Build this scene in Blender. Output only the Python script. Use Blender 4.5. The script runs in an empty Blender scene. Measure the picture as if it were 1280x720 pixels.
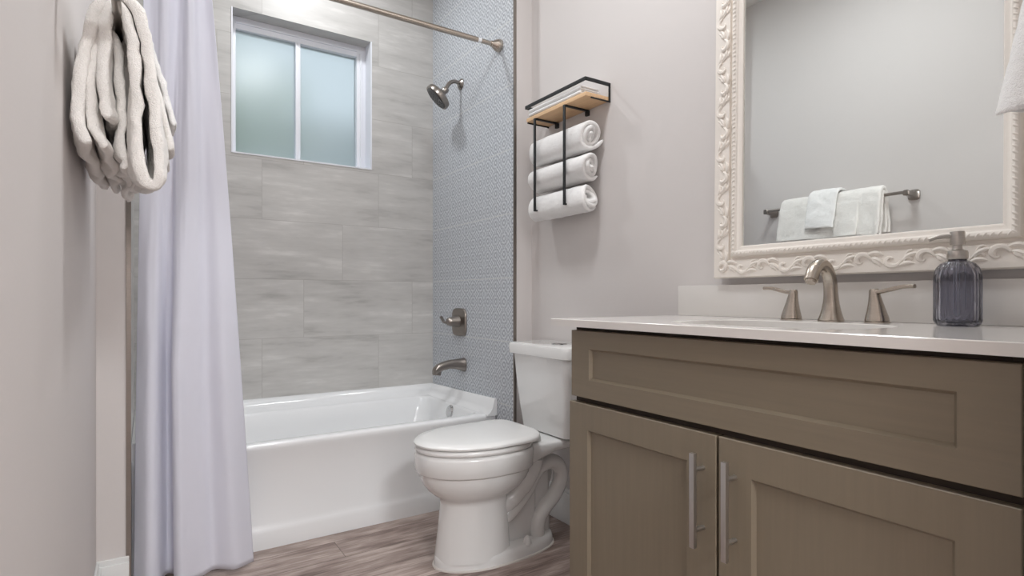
import bpy, bmesh, math, random
from mathutils import Vector, Matrix, noise
random.seed(7)
C = bpy.context.scene.collection
SC = bpy.context.scene
PI = math.pi

# ------------------------------------------------------------------ camera
cam_d = bpy.data.cameras.new('camera')
cam = bpy.data.objects.new('camera', cam_d)
C.objects.link(cam)
cam_d.sensor_width = 36.0
cam_d.lens = 36.0 * 704.0 / 1280.0
cam_d.shift_y = 12.0 / 1280.0
cam_d.clip_start = 0.02
cam.location = (0, 0, 0.98)
cam.rotation_euler = (PI / 2, 0, -math.atan(459 / 704))
SC.camera = cam

# ------------------------------------------------------------------ exposure, world, lamps
SC.view_settings.view_transform = 'Standard'
SC.view_settings.look = 'None'
SC.view_settings.gamma = 1.0
SC.view_settings.use_curve_mapping = False
SC.view_settings.exposure = 0.35
SC.cycles.use_denoising = True
SC.cycles.max_bounces = 10
SC.cycles.diffuse_bounces = 6
SC.cycles.transmission_bounces = 8
SC.cycles.sample_clamp_indirect = 6.0

world = bpy.data.worlds.new('sky')
SC.world = world
world.use_nodes = True
wn = world.node_tree.nodes
wn['Background'].inputs['Color'].default_value = (0.78, 0.90, 1.0, 1)
wn['Background'].inputs['Strength'].default_value = 0.90


def lamp(name, kind, loc, power, color, size=0.1, rot=(0, 0, 0), size_y=None, spread=None, shape='DISK'):
    d = bpy.data.lights.new(name, kind)
    d.energy = power
    d.color = color
    if kind == 'AREA':
        d.shape = 'RECTANGLE' if size_y else shape
        d.size = size
        if size_y:
            d.size_y = size_y
        if spread:
            d.spread = spread
    elif kind == 'POINT':
        d.shadow_soft_size = size
    o = bpy.data.objects.new(name, d)
    o.location = loc
    o.rotation_euler = rot
    C.objects.link(o)
    return o


LC = (0.955, 0.982, 1.0)
lamp('shower_downlight', 'AREA', (0.72, 2.62, 2.86), 6.1, LC, 0.15)
lamp('room_downlight', 'AREA', (0.74, 1.28, 2.86), 12.6, LC, 0.40)
for ly in (0.50, 0.755, 1.01):
    lamp('vanity_lamp', 'POINT', (1.40, ly, 2.50), 0.8, (0.99, 0.99, 0.985), 0.055)
lamp('hall_fill', 'AREA', (0.35, -1.9, 2.86), 73.0, LC, 0.8)  # unseen fill added behind the camera to light the room frontally

# ------------------------------------------------------------------ materials


def new_mat(name):
    m = bpy.data.materials.new(name)
    m.use_nodes = True
    nt = m.node_tree
    b = nt.nodes['Principled BSDF']
    return m, nt, b


def lin(r, g, b):
    f = lambda c: (c / 255 / 12.92) if c / 255 <= 0.04045 else ((c / 255 + 0.055) / 1.055) ** 2.4
    return (f(r), f(g), f(b), 1.0)


class NT:
    """small helper to chain nodes"""
    def __init__(s, nt):
        s.nt = nt

    def n(s, t, **kw):
        x = s.nt.nodes.new(t)
        for k, v in kw.items():
            setattr(x, k, v)
        return x

    def l(s, a, b):
        s.nt.links.new(a, b)

    def math(s, op, a, b=None, c=None):
        x = s.n('ShaderNodeMath', operation=op)
        for i, v in enumerate((a, b, c)):
            if v is None:
                continue
            if isinstance(v, (int, float)):
                x.inputs[i].default_value = v
            else:
                s.l(v, x.inputs[i])
        return x.outputs[0]

    def mix(s, fac, a, b, blend='MIX'):
        x = s.n('ShaderNodeMix', data_type='RGBA', blend_type=blend)
        for sock, v in ((x.inputs[0], fac), (x.inputs[6], a), (x.inputs[7], b)):
            if isinstance(v, (int, float)):
                sock.default_value = v
            elif isinstance(v, tuple):
                sock.default_value = v
            else:
                s.l(v, sock)
        return x.outputs[2]

    def ramp(s, fac, stops):
        x = s.n('ShaderNodeValToRGB')
        e = x.color_ramp.elements
        while len(e) < len(stops):
            e.new(0.5)
        for i, (p, c) in enumerate(stops):
            e[i].position = p
            e[i].color = c
        s.l(fac, x.inputs[0])
        return x.outputs[0]

    def pos(s):
        g = s.n('ShaderNodeNewGeometry')
        sp = s.n('ShaderNodeSeparateXYZ')
        s.l(g.outputs['Position'], sp.inputs[0])
        return sp.outputs

    def comb(s, x, y, z):
        c = s.n('ShaderNodeCombineXYZ')
        for i, v in enumerate((x, y, z)):
            if isinstance(v, (int, float)):
                c.inputs[i].default_value = v
            else:
                s.l(v, c.inputs[i])
        return c.outputs[0]

    def noise(s, vec, scale, detail=3, rough=0.5):
        x = s.n('ShaderNodeTexNoise')
        x.inputs['Scale'].default_value = scale
        x.inputs['Detail'].default_value = detail
        x.inputs['Roughness'].default_value = rough
        if vec is not None:
            s.l(vec, x.inputs['Vector'])
        return x.outputs[0]

    def bump(s, h, strength, dist, bsdf):
        x = s.n('ShaderNodeBump')
        x.inputs['Strength'].default_value = strength
        x.inputs['Distance'].default_value = dist
        s.l(h, x.inputs['Height'])
        s.l(x.outputs[0], bsdf.inputs['Normal'])


def plain(name, rgb, rough=0.5, metal=0.0, bump=None, spec=0.5, coat=0.0, var=0.0):
    m, nt, b = new_mat(name)
    b.inputs['Base Color'].default_value = lin(*rgb)
    b.inputs['Roughness'].default_value = rough
    b.inputs['Metallic'].default_value = metal
    b.inputs['Specular IOR Level'].default_value = spec
    b.inputs['Coat Weight'].default_value = coat
    N = NT(nt)
    if bump or var:
        tc = N.n('ShaderNodeTexCoord')
    if bump:
        h = N.noise(tc.outputs['Object'], bump[0], 3)
        N.bump(h, bump[1], bump[2], b)
    if var:
        h = N.noise(tc.outputs['Object'], 6.0, 3)
        c = lin(*rgb)
        lo = tuple(v * (1 - var) for v in c[:3]) + (1,)
        hi = tuple(min(1, v * (1 + var)) for v in c[:3]) + (1,)
        N.l(N.mix(h, lo, hi), b.inputs['Base Color'])
    return m


M = {}
M['wall'] = plain('wall_paint', (210, 205, 203), 0.75, bump=(180, 0.08, 0.002))
M['ceiling'] = plain('ceiling_paint', (236, 234, 230), 0.8)
M['trim'] = plain('white_trim_paint', (226, 227, 226), 0.4)
M['porcelain'] = plain('porcelain', (233, 233, 232), 0.08, coat=0.3)
M['acrylic'] = plain('tub_acrylic', (236, 237, 238), 0.14, coat=0.2)
M['seat'] = plain('seat_plastic', (236, 236, 235), 0.2)
M['vinyl'] = plain('window_vinyl', (232, 234, 240), 0.35)
M['black'] = plain('black_metal', (26, 28, 30), 0.45)
M['quartz'] = plain('white_quartz', (220, 216, 212), 0.12, var=0.02)
M['gap_shade'] = plain('carcass_painted_shade', (58, 47, 38), 0.7)  # taupe carcass coloured dark brown, shade of the gaps put into the colour
M['caulk'] = plain('caulk', (214, 208, 203), 0.6)
M['white_plastic_and_glare'] = plain('white_plastic_and_glare', (238, 240, 242), 0.3)  # plastic of the dip tube, also the painted glare on the rod joint
M['bag'] = plain('frame_paint', (235, 228, 220), 0.5, bump=(60, 0.15, 0.004), var=0.05)
M['chrome'] = plain('polished_chrome', (200, 200, 200), 0.12, metal=1.0)
M['handle'] = plain('brushed_steel', (200, 198, 196), 0.38, metal=1.0)
M['tree_bark'] = plain('bark', (90, 72, 58), 0.9)
M['neighbour'] = plain('grey_render', (150, 158, 156), 0.9)
M['ground'] = plain('gravel_ground', (150, 150, 140), 0.9)


def brushed(name, rgb, rough):
    m, nt, b = new_mat(name)
    N = NT(nt)
    tc = N.n('ShaderNodeTexCoord')
    mp = N.n('ShaderNodeMapping')
    mp.inputs['Scale'].default_value = (30, 30, 400)
    N.l(tc.outputs['Object'], mp.inputs[0])
    h = N.noise(mp.outputs[0], 1.0, 3)
    c = lin(*rgb)
    N.l(N.mix(h, tuple(v * 0.86 for v in c[:3]) + (1,), tuple(min(1, v * 1.12) for v in c[:3]) + (1,)), b.inputs['Base Color'])
    b.inputs['Metallic'].default_value = 1.0
    b.inputs['Roughness'].default_value = rough
    return m


M['nickel'] = brushed('brushed_nickel', (186, 176, 165), 0.27)
M['dnickel'] = brushed('shower_nickel', (150, 143, 137), 0.28)
M['pump'] = brushed('pump_steel', (190, 184, 178), 0.3)


def terry(name, rgb):
    m, nt, b = new_mat(name)
    N = NT(nt)
    tc = N.n('ShaderNodeTexCoord')
    h1 = N.noise(tc.outputs['Object'], 420, 2)
    h2 = N.noise(tc.outputs['Object'], 95, 3)
    h = N.math('ADD', h1, N.math('MULTIPLY', h2, 0.8))
    N.bump(h, 0.5, 0.006, b)
    c = lin(*rgb)
    N.l(N.mix(h2, tuple(v * 0.93 for v in c[:3]) + (1,), tuple(min(1, v * 1.05) for v in c[:3]) + (1,)), b.inputs['Base Color'])
    b.inputs['Roughness'].default_value = 1.0
    b.inputs['Sheen Weight'].default_value = 0.25
    b.inputs['Specular IOR Level'].default_value = 0.1
    return m


M['terry'] = terry('white_terry', (244, 243, 242))
M['terry_cream'] = terry('cream_terry', (240, 237, 233))


def curtain_mat():
    m, nt, b = new_mat('curtain_fabric')
    N = NT(nt)
    tc = N.n('ShaderNodeTexCoord')
    h = N.noise(tc.outputs['Object'], 700, 2)
    N.bump(h, 0.1, 0.001, b)
    b.inputs['Base Color'].default_value = lin(232, 233, 243)
    b.inputs['Roughness'].default_value = 0.8
    b.inputs['Sheen Weight'].default_value = 0.15
    tr = N.n('ShaderNodeBsdfTranslucent')
    tr.inputs[0].default_value = lin(226, 220, 240)
    mx = N.n('ShaderNodeMixShader')
    mx.inputs[0].default_value = 0.14
    N.l(b.outputs[0], mx.inputs[1])
    N.l(tr.outputs[0], mx.inputs[2])
    N.l(mx.outputs[0], nt.nodes['Material Output'].inputs[0])
    return m


M['curtain'] = curtain_mat()


def tile_mat():
    """300x600 stone-look porcelain tiles, each course shifted by a third"""
    m, nt, b = new_mat('stone_look_tile')
    N = NT(nt)
    x, y, z = N.pos()
    row = N.math('FLOOR', N.math('DIVIDE', N.math('SUBTRACT', z, 0.468), 0.303))
    v = N.math('FRACT', N.math('DIVIDE', N.math('SUBTRACT', z, 0.468), 0.303))
    uu = N.math('DIVIDE', N.math('SUBTRACT', N.math('SUBTRACT', N.math('ADD', x, y), 1.107 + 3.08), N.math('MULTIPLY', row, 0.2033)), 0.61)
    u = N.math('FRACT', uu)
    col = N.math('FLOOR', uu)
    du = N.math('MULTIPLY', N.math('MINIMUM', u, N.math('SUBTRACT', 1.0, u)), 0.61)
    dv = N.math('MULTIPLY', N.math('MINIMUM', v, N.math('SUBTRACT', 1.0, v)), 0.303)
    d = N.math('MINIMUM', du, dv)
    grout = N.math('LESS_THAN', d, 0.0011)
    off = N.math('ADD', N.math('MULTIPLY', row, 7.31), N.math('MULTIPLY', col, 3.17))
    vec = N.comb(N.math('ADD', N.math('MULTIPLY', N.math('ADD', x, y), 2.6), off), off, N.math('MULTIPLY', z, 14.0))
    n1 = N.noise(vec, 1.0, 4, 0.55)
    vec2 = N.comb(N.math('ADD', N.math('MULTIPLY', N.math('ADD', x, y), 9.0), off), off, N.math('MULTIPLY', z, 60.0))
    n2 = N.noise(vec2, 1.0, 3, 0.6)
    f = N.math('ADD', N.math('MULTIPLY', n1, 0.72), N.math('MULTIPLY', n2, 0.28))
    c = N.ramp(f, [(0.28, lin(166, 164, 161)), (0.44, lin(190, 188, 185)), (0.56, lin(198, 196, 193)), (0.70, lin(216, 214, 211))])
    N.l(N.mix(grout, c, lin(172, 169, 165)), b.inputs['Base Color'])
    b.inputs['Roughness'].default_value = 0.38
    N.bump(N.math('MULTIPLY', grout, -1.0), 0.4, 0.001, b)
    return m


def accent_mat():
    """grey-blue encaustic style patterned tile"""
    m, nt, b = new_mat('patterned_tile')
    N = NT(nt)
    x, y, z = N.pos()
    P = 0.07575
    zz = N.math('SUBTRACT', z, 0.468)
    yy = N.math('SUBTRACT', y, 3.08)
    v = N.math('FRACT', N.math('DIVIDE', zz, 0.303))
    dv = N.math('MULTIPLY', N.math('MINIMUM', v, N.math('SUBTRACT', 1.0, v)), 0.303)
    grout = N.math('LESS_THAN', dv, 0.0016)
    a = N.math('ABSOLUTE', N.math('SUBTRACT', N.math('FRACT', N.math('DIVIDE', yy, P)), 0.5))
    c = N.math('ABSOLUTE', N.math('SUBTRACT', N.math('FRACT', N.math('DIVIDE', zz, P)), 0.5))
    # star lattice: nested squares, diamonds and small crosses
    sq = N.math('SINE', N.math('MULTIPLY', N.math('MAXIMUM', a, c), 2 * PI * 5.0))
    dia = N.math('SINE', N.math('ADD', N.math('MULTIPLY', N.math('ADD', a, c), 2 * PI * 3.0), 0.8))
    gx = N.math('COSINE', N.math('MULTIPLY', a, 2 * PI * 4.0))
    gy = N.math('COSINE', N.math('MULTIPLY', c, 2 * PI * 4.0))
    s = N.math('ADD', N.math('ADD', N.math('MULTIPLY', sq, 0.7), dia), N.math('MULTIPLY', N.math('MULTIPLY', gx, gy), 1.5))
    wob = N.noise(N.comb(0.0, y, z), 95, 2)
    s = N.math('ADD', s, N.math('MULTIPLY', N.math('SUBTRACT', wob, 0.5), 3.6))
    s = N.math('ADD', N.math('MULTIPLY', s, 0.24), 0.5)
    worn = N.noise(N.comb(0.0, y, z), 9, 4)
    colr = N.ramp(s, [(0.15, lin(152, 157, 165)), (0.42, lin(171, 176, 184)), (0.64, lin(208, 212, 218)), (0.90, lin(222, 225, 229))])
    colr = N.mix(N.math('MULTIPLY', worn, 0.40), colr, lin(188, 191, 195))
    N.l(N.mix(grout, colr, lin(212, 213, 211)), b.inputs['Base Color'])
    b.inputs['Roughness'].default_value = 0.42
    return m


M['tile'] = tile_mat()
M['accent'] = accent_mat()


def floor_mat():
    m, nt, b = new_mat('vinyl_plank')
    N = NT(nt)
    x, y, z = N.pos()
    W, L = 0.152, 1.22
    row = N.math('FLOOR', N.math('DIVIDE', y, W))
    v = N.math('FRACT', N.math('DIVIDE', y, W))
    rn = N.n('ShaderNodeTexWhiteNoise', noise_dimensions='1D')
    N.l(row, rn.inputs['W'])
    uu = N.math('ADD', N.math('DIVIDE', x, L), rn.outputs[0])
    col = N.math('FLOOR', uu)
    u = N.math('FRACT', uu)
    d = N.math('MINIMUM', N.math('MULTIPLY', N.math('MINIMUM', u, N.math('SUBTRACT', 1.0, u)), L),
               N.math('MULTIPLY', N.math('MINIMUM', v, N.math('SUBTRACT', 1.0, v)), W))
    seam = N.math('LESS_THAN', d, 0.0009)
    tn = N.n('ShaderNodeTexWhiteNoise', noise_dimensions='2D')
    N.l(N.comb(row, col, 0.0), tn.inputs['Vector'])
    off = N.math('MULTIPLY', tn.outputs[0], 17.0)
    g1 = N.noise(N.comb(N.math('ADD', N.math('MULTIPLY', x, 4.5), off), N.math('MULTIPLY', y, 24.0), off), 1.0, 5, 0.6)
    g2 = N.noise(N.comb(N.math('ADD', N.math('MULTIPLY', x, 5.0), off), N.math('MULTIPLY', y, 150.0), off), 1.0, 3, 0.6)
    f = N.math('ADD', N.math('MULTIPLY', g1, 0.7), N.math('MULTIPLY', g2, 0.3))
    f = N.math('ADD', f, N.math('MULTIPLY', N.math('SUBTRACT', tn.outputs[0], 0.5), 0.16))
    c = N.ramp(f, [(0.30, lin(84, 70, 63)), (0.42, lin(126, 108, 101)), (0.54, lin(160, 143, 135)), (0.68, lin(200, 184, 176))])
    N.l(N.mix(seam, c, lin(74, 60, 53)), b.inputs['Base Color'])
    b.inputs['Roughness'].default_value = 0.45
    N.bump(g2, 0.12, 0.001, b)
    return m


M['floor'] = floor_mat()


def grain_mat(name, rgb, axis, rough=0.42, amt=0.08):
    m, nt, b = new_mat(name)
    N = NT(nt)
    x, y, z = N.pos()
    sc = {'z': (120, 120, 5), 'y': (120, 5, 120)}[axis]
    h = N.noise(N.comb(N.math('MULTIPLY', x, sc[0]), N.math('MULTIPLY', y, sc[1]), N.math('MULTIPLY', z, sc[2])), 1.0, 3)
    c = lin(*rgb)
    N.l(N.mix(h, tuple(v * (1 - amt) for v in c[:3]) + (1,), tuple(min(1, v * (1 + amt)) for v in c[:3]) + (1,)), b.inputs['Base Color'])
    b.inputs['Roughness'].default_value = rough
    return m


M['cab'] = grain_mat('taupe_stained_wood', (128, 117, 100), 'z')
M['cabh'] = grain_mat('taupe_stained_wood_drawer', (128, 117, 100), 'y')
M['pine'] = grain_mat('shelf_pine', (222, 186, 146), 'y', 0.5, 0.16)


def frost_mat():
    m, nt, b = new_mat('frosted_glass')
    N = NT(nt)
    rf = N.n('ShaderNodeBsdfRefraction')
    rf.inputs['Color'].default_value = (0.97, 0.99, 0.99, 1)
    rf.inputs['Roughness'].default_value = 0.5
    rf.inputs['IOR'].default_value = 1.12
    tl = N.n('ShaderNodeBsdfTranslucent')
    tl.inputs['Color'].default_value = (0.92, 0.95, 0.96, 1)
    gl = N.n('ShaderNodeBsdfGlossy')
    gl.inputs['Roughness'].default_value = 0.25
    m1 = N.n('ShaderNodeMixShader')
    m1.inputs[0].default_value = 0.3
    N.l(rf.outputs[0], m1.inputs[1])
    N.l(tl.outputs[0], m1.inputs[2])
    m2 = N.n('ShaderNodeMixShader')
    m2.inputs[0].default_value = 0.05
    N.l(m1.outputs[0], m2.inputs[1])
    N.l(gl.outputs[0], m2.inputs[2])
    N.l(m2.outputs[0], nt.nodes['Material Output'].inputs[0])
    return m


M['frost'] = frost_mat()


def mirror_mat():
    m, nt, b = new_mat('mirror_silver')
    b.inputs['Base Color'].default_value = (0.82, 0.855, 0.85, 1)
    b.inputs['Metallic'].default_value = 1.0
    b.inputs['Roughness'].default_value = 0.008
    return m


M['mirror'] = mirror_mat()


def bottle_mat():
    m, nt, b = new_mat('smoke_glass')
    b.inputs['Base Color'].default_value = lin(188, 188, 200)
    b.inputs['Roughness'].default_value = 0.06
    b.inputs['Transmission Weight'].default_value = 1.0
    b.inputs['IOR'].default_value = 1.45
    return m


M['bottle'] = bottle_mat()


def leaf_mat():
    m, nt, b = new_mat('leaf_green')
    N = NT(nt)
    tc = N.n('ShaderNodeTexCoord')
    h = N.noise(tc.outputs['Object'], 3.0, 2)
    N.l(N.mix(h, lin(86, 120, 62), lin(150, 176, 110)), b.inputs['Base Color'])
    b.inputs['Roughness'].default_value = 0.6
    return m


M['leaf'] = leaf_mat()

# ------------------------------------------------------------------ mesh helpers


def merge(dst, src):
    me = bpy.data.meshes.new('tmp')
    src.to_mesh(me)
    dst.from_mesh(me)
    bpy.data.meshes.remove(me)
    src.free()


def box(bm, x0, x1, y0, y1, z0, z1, bev=0.0, seg=2):
    t = bmesh.new()
    bmesh.ops.create_cube(t, size=1.0)
    for v in t.verts:
        v.co = Vector(((x0 + x1) / 2 + v.co.x * (x1 - x0), (y0 + y1) / 2 + v.co.y * (y1 - y0), (z0 + z1) / 2 + v.co.z * (z1 - z0)))
    if bev:
        bmesh.ops.bevel(t, geom=t.edges[:], offset=bev, segments=seg, affect='EDGES', profile=0.6)
    merge(bm, t)
    return bm


def B(*a, **k):
    return box(bmesh.new(), *a, **k)


def loft(bm, rings, cap0=True, cap1=True, closed=True):
    vs = [[bm.verts.new(p) for p in r] for r in rings]
    n = len(rings[0])
    for a, b in zip(vs, vs[1:]):
        for i in range(n if closed else n - 1):
            j = (i + 1) % n
            bm.faces.new((a[i], a[j], b[j], b[i]))
    if cap0:
        bm.faces.new(list(reversed(vs[0])))
    if cap1:
        bm.faces.new(vs[-1])
    return vs


def frame_of(d):
    d = d.normalized()
    up = Vector((0, 0, 1)) if abs(d.z) < 0.95 else Vector((0, 1, 0))
    a = d.cross(up).normalized()
    return a, a.cross(d).normalized()


def tube(bm, pts, r, seg=12, caps=True, flat=1.0, sq=2.0):
    pts = [Vector(p) for p in pts]
    rr = r if isinstance(r, (list, tuple)) else [r] * len(pts)
    rings = []
    prev = None
    for i, p in enumerate(pts):
        d = (pts[min(i + 1, len(pts) - 1)] - pts[max(i - 1, 0)])
        if prev is None:
            a, b = frame_of(d)
        else:
            dn = d.normalized()
            a = (prev - dn * prev.dot(dn)).normalized()
            b = a.cross(dn).normalized()
        prev = a
        ring = []
        for k in range(seg):
            t = 2 * PI * k / seg
            cx, sy = math.cos(t), math.sin(t)
            cx = math.copysign(abs(cx) ** (2 / sq), cx)
            sy = math.copysign(abs(sy) ** (2 / sq), sy)
            ring.append(p + a * cx * rr[i] + b * sy * rr[i] * flat)
        rings.append(ring)
    loft(bm, rings, caps, caps)
    bmesh.ops.recalc_face_normals(bm, faces=bm.faces[:])
    return bm


def lathe(bm, prof, mat=Matrix.Identity(4), seg=32, rfun=None):
    """profile of (r, h) about local z, then placed by mat"""
    rings = []
    for r, h in prof:
        ring = []
        for k in range(seg):
            t = 2 * PI * k / seg
            q = r * (rfun(t, h) if rfun else 1.0)
            ring.append(mat @ Vector((q * math.cos(t), q * math.sin(t), h)))
        rings.append(ring)
    t = bmesh.new()
    loft(t, rings)
    bmesh.ops.recalc_face_normals(t, faces=t.faces[:])
    merge(bm, t)
    return bm


def axis_mat(loc, d):
    d = Vector(d).normalized()
    return Matrix.Translation(Vector(loc)) @ d.to_track_quat('Z', 'Y').to_matrix().to_4x4()


def catmull(pts, per=6):
    P = [Vector(p) for p in pts]
    out = []
    for i in range(len(P) - 1):
        p0 = P[max(i - 1, 0)]
        p1, p2 = P[i], P[i + 1]
        p3 = P[min(i + 2, len(P) - 1)]
        for k in range(per):
            t = k / per
            out.append(0.5 * ((2 * p1) + (p2 - p0) * t + (2 * p0 - 5 * p1 + 4 * p2 - p3) * t * t + (3 * p1 - p0 - 3 * p2 + p3) * t ** 3))
    out.append(P[-1])
    return out


def ribbon(bm, path_fn, th, w0, w1, n, to3, thk_fn=None):
    """cloth strip of real thickness: the 2D path path_fn(w) swept along w; to3(p, w, s) -> 3D"""
    secs = []
    e = (w1 - w0)
    ed = 0.006 / abs(e)
    ws = [0.0, ed * 0.35, ed] + [ed + (1 - 2 * ed) * i / n for i in range(1, n)] + [1 - ed, 1 - ed * 0.35, 1.0]
    tf = [0.35, 0.75, 1.0] + [1.0] * (n - 1) + [1.0, 0.75, 0.35]
    rows = []
    for wi, tk in zip(ws, tf):
        w = w0 + e * wi
        pts = path_fn(w)
        m = len(pts)
        L, R = [], []
        for i, p in enumerate(pts):
            d = (pts[min(i + 1, m - 1)] - pts[max(i - 1, 0)])
            d = d.normalized() if d.length > 1e-9 else Vector((1, 0))
            nn = Vector((-d.y, d.x))
            s = i / (m - 1)
            k = min(i, m - 1 - i)
            ef = (0.35, 0.8)[k] if k < 2 else 1.0
            h = th * 0.5 * tk * ef * (thk_fn(s, w) if thk_fn else 1.0)
            L.append(to3(p + nn * h, w, s))
            R.append(to3(p - nn * h, w, s))
        rows.append((L, R))
    t = bmesh.new()
    loops = [[t.verts.new(p) for p in L + R[::-1]] for L, R in rows]
    N_ = len(loops[0])
    m = N_ // 2
    for a, b in zip(loops, loops[1:]):
        for i in range(N_):
            j = (i + 1) % N_
            t.faces.new((a[i], a[j], b[j], b[i]))
    for lp, rev in ((loops[0], False), (loops[-1], True)):
        for i in range(m - 1):
            q = (lp[i], lp[i + 1], lp[N_ - 2 - i], lp[N_ - 1 - i])
            t.faces.new(q if rev else q[::-1])
    bmesh.ops.recalc_face_normals(t, faces=t.faces[:])
    merge(bm, t)
    return bm


def wob(p, s, amt):
    return amt * noise.noise(Vector(p) * s)


# ------------------------------------------------------------------ object helpers


def world_loc(o):
    v = Vector((0, 0, 0))
    while o is not None:
        v += o.location
        o = o.parent
    return v


def obj(name, bm, mat, parent=None, smooth=True, ang=35, origin=None):
    me = bpy.data.meshes.new(name)
    bmesh.ops.remove_doubles(bm, verts=bm.verts[:], dist=1e-6)
    if smooth:
        for f in bm.faces:
            f.smooth = True
    if parent is None:
        if origin is None:
            xs = [v.co.x for v in bm.verts]
            ys = [v.co.y for v in bm.verts]
            zs = [v.co.z for v in bm.verts]
            origin = Vector(((min(xs) + max(xs)) / 2, (min(ys) + max(ys)) / 2, min(zs)))
        off = Vector(origin)
    else:
        off = world_loc(parent)
    bmesh.ops.translate(bm, verts=bm.verts[:], vec=-off)
    bm.to_mesh(me)
    bm.free()
    if smooth:
        me.set_sharp_from_angle(angle=math.radians(ang))
    me.materials.append(M[mat] if isinstance(mat, str) else mat)
    o = bpy.data.objects.new(name, me)
    C.objects.link(o)
    if parent is None:
        o.location = off
    else:
        o.parent = parent
    return o


def thing(name, label, cat, loc, group=None):
    o = bpy.data.objects.new(name, None)
    o.empty_display_size = 0.05
    C.objects.link(o)
    o.location = loc
    o['label'] = label
    o['category'] = cat
    if group:
        o['group'] = group
    return o


def tag(o, label, cat, group=None):
    o['label'] = label
    o['category'] = cat
    if group:
        o['group'] = group
    return o


def struct(name, bm, mat, parent=None, label=None, cat=None, smooth=False):
    o = obj(name, bm, mat, parent, smooth=smooth)
    if parent is None:
        o['kind'] = 'structure'
        if label:
            o['label'] = label
            o['category'] = cat
    return o


# ------------------------------------------------------------------ room
XL, XR = -0.128, 1.543          # main room walls
TL, TR = -0.040, 1.443          # tiled alcove walls
YW = 2.195                      # where the alcove walls step in
YB = 3.08                       # tiled back wall
YN = 0.24                       # near wall with the doorway
ZC = 2.87
WX0, WX1, WZ0, WZ1 = 0.357, 1.067, 1.697, 2.415   # window opening

struct('floor', B(-0.45, 1.75, -2.9, 3.25, -0.06, 0), 'floor', None, 'grey-brown wood plank vinyl floor', 'floor')
struct('ceiling', B(-0.45, 1.75, -2.9, 3.25, ZC, ZC + 0.06), 'ceiling', None, 'flat white ceiling reflected in the mirror', 'ceiling')
struct('wall_left', B(XL - 0.12, XL, -2.8, YW, 0, ZC), 'wall', None, 'plain greige wall on the towel bar side', 'wall')
struct('wall_right', B(XR, XR + 0.12, -2.8, YW, 0, ZC), 'wall', None, 'plain greige wall behind toilet, vanity and mirror', 'wall')
bm = B(XL - 0.12, TL - 0.010, YW, YB + 0.16, 0, ZC)
struct('wall_left_alcove', bm, 'wall', None, 'narrow greige wall end beside the curtain', 'wall')
bm = B(TR + 0.010, XR + 0.12, YW, YB + 0.16, 0, ZC)
struct('wall_right_alcove', bm, 'wall', None, 'narrow greige wall return beside the patterned tile', 'wall')
struct('wall_shower_left', B(TL - 0.010, TL, YW + 0.004, YB, 0, ZC), 'tile', None, 'stone-look tiled wall hidden behind the curtain', 'wall')
struct('wall_shower_right', B(TR, TR + 0.010, YW + 0.004, YB, 0, ZC), 'accent', None, 'blue-grey patterned tile accent wall behind the shower head', 'wall')
bm = bmesh.new()
box(bm, TL - 0.02, WX0, YB, YB + 0.16, 0, ZC)
box(bm, WX1, TR + 0.02, YB, YB + 0.16, 0, ZC)
box(bm, WX0, WX1, YB, YB + 0.16, 0, WZ0)
box(bm, WX0, WX1, YB, YB + 0.16, WZ1, ZC)
struct('wall_back', bm, 'tile', None, 'grey stone-look tiled wall around the frosted window', 'wall')
bm = bmesh.new()
box(bm, 0.935, XR, YN - 0.12, YN, 0, ZC)
box(bm, XL, 0.935, YN - 0.12, YN, 2.10, ZC)
struct('wall_near', bm, 'wall', None, 'greige wall with the doorway the view looks through', 'wall')
struct('wall_hall', B(-0.45, 1.75, -2.92, -2.80, 0, ZC), 'wall', None, 'greige hall wall opposite the doorway', 'wall')

# metal edge trims on the tile ends
struct('trim_1', B(TR - 0.003, TR + 0.0105, YW - 0.004, YW + 0.004, 0, ZC), 'dnickel', None, 'thin metal edge strip of the patterned tile', 'trim')
struct('trim_2', B(TL - 0.0105, TL + 0.003, YW - 0.004, YW + 0.004, 0, ZC), 'dnickel', None, 'thin metal edge strip behind the curtain', 'trim')


def baseboard(name, x0, x1, y0, y1, lab, cut):
    bm = bmesh.new()
    t = 0.014
    # stepped top: thick lower board and thinner cap
    box(bm, x0, x1, y0, y1, 0, 0.132, 0.002)
    a, b, c, d = x0, x1, y0, y1
    if cut == '+x': b = x1 - 0.006
    if cut == '-x': a = x0 + 0.006
    if cut == '-y': c = y0 + 0.006
    box(bm, a, b, c, d, 0.130, 0.150, 0.003)
    return struct(name, bm, 'trim', None, lab, 'baseboard', True)


baseboard('baseboard_left', XL, XL + 0.014, YN, YW - 0.0145, 'white baseboard along the towel bar wall', '+x')
baseboard('baseboard_left_alcove', XL, TL - 0.002, YW - 0.014, YW, 'short white baseboard left of the curtain', '-y')
baseboard('baseboard_right', XR - 0.014, XR, 1.256, YW - 0.0145, 'white baseboard behind the toilet', '-x')
baseboard('baseboard_right_alcove', TR + 0.012, XR, YW - 0.014, YW, 'short white baseboard beside the tub end', '-y')

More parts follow.
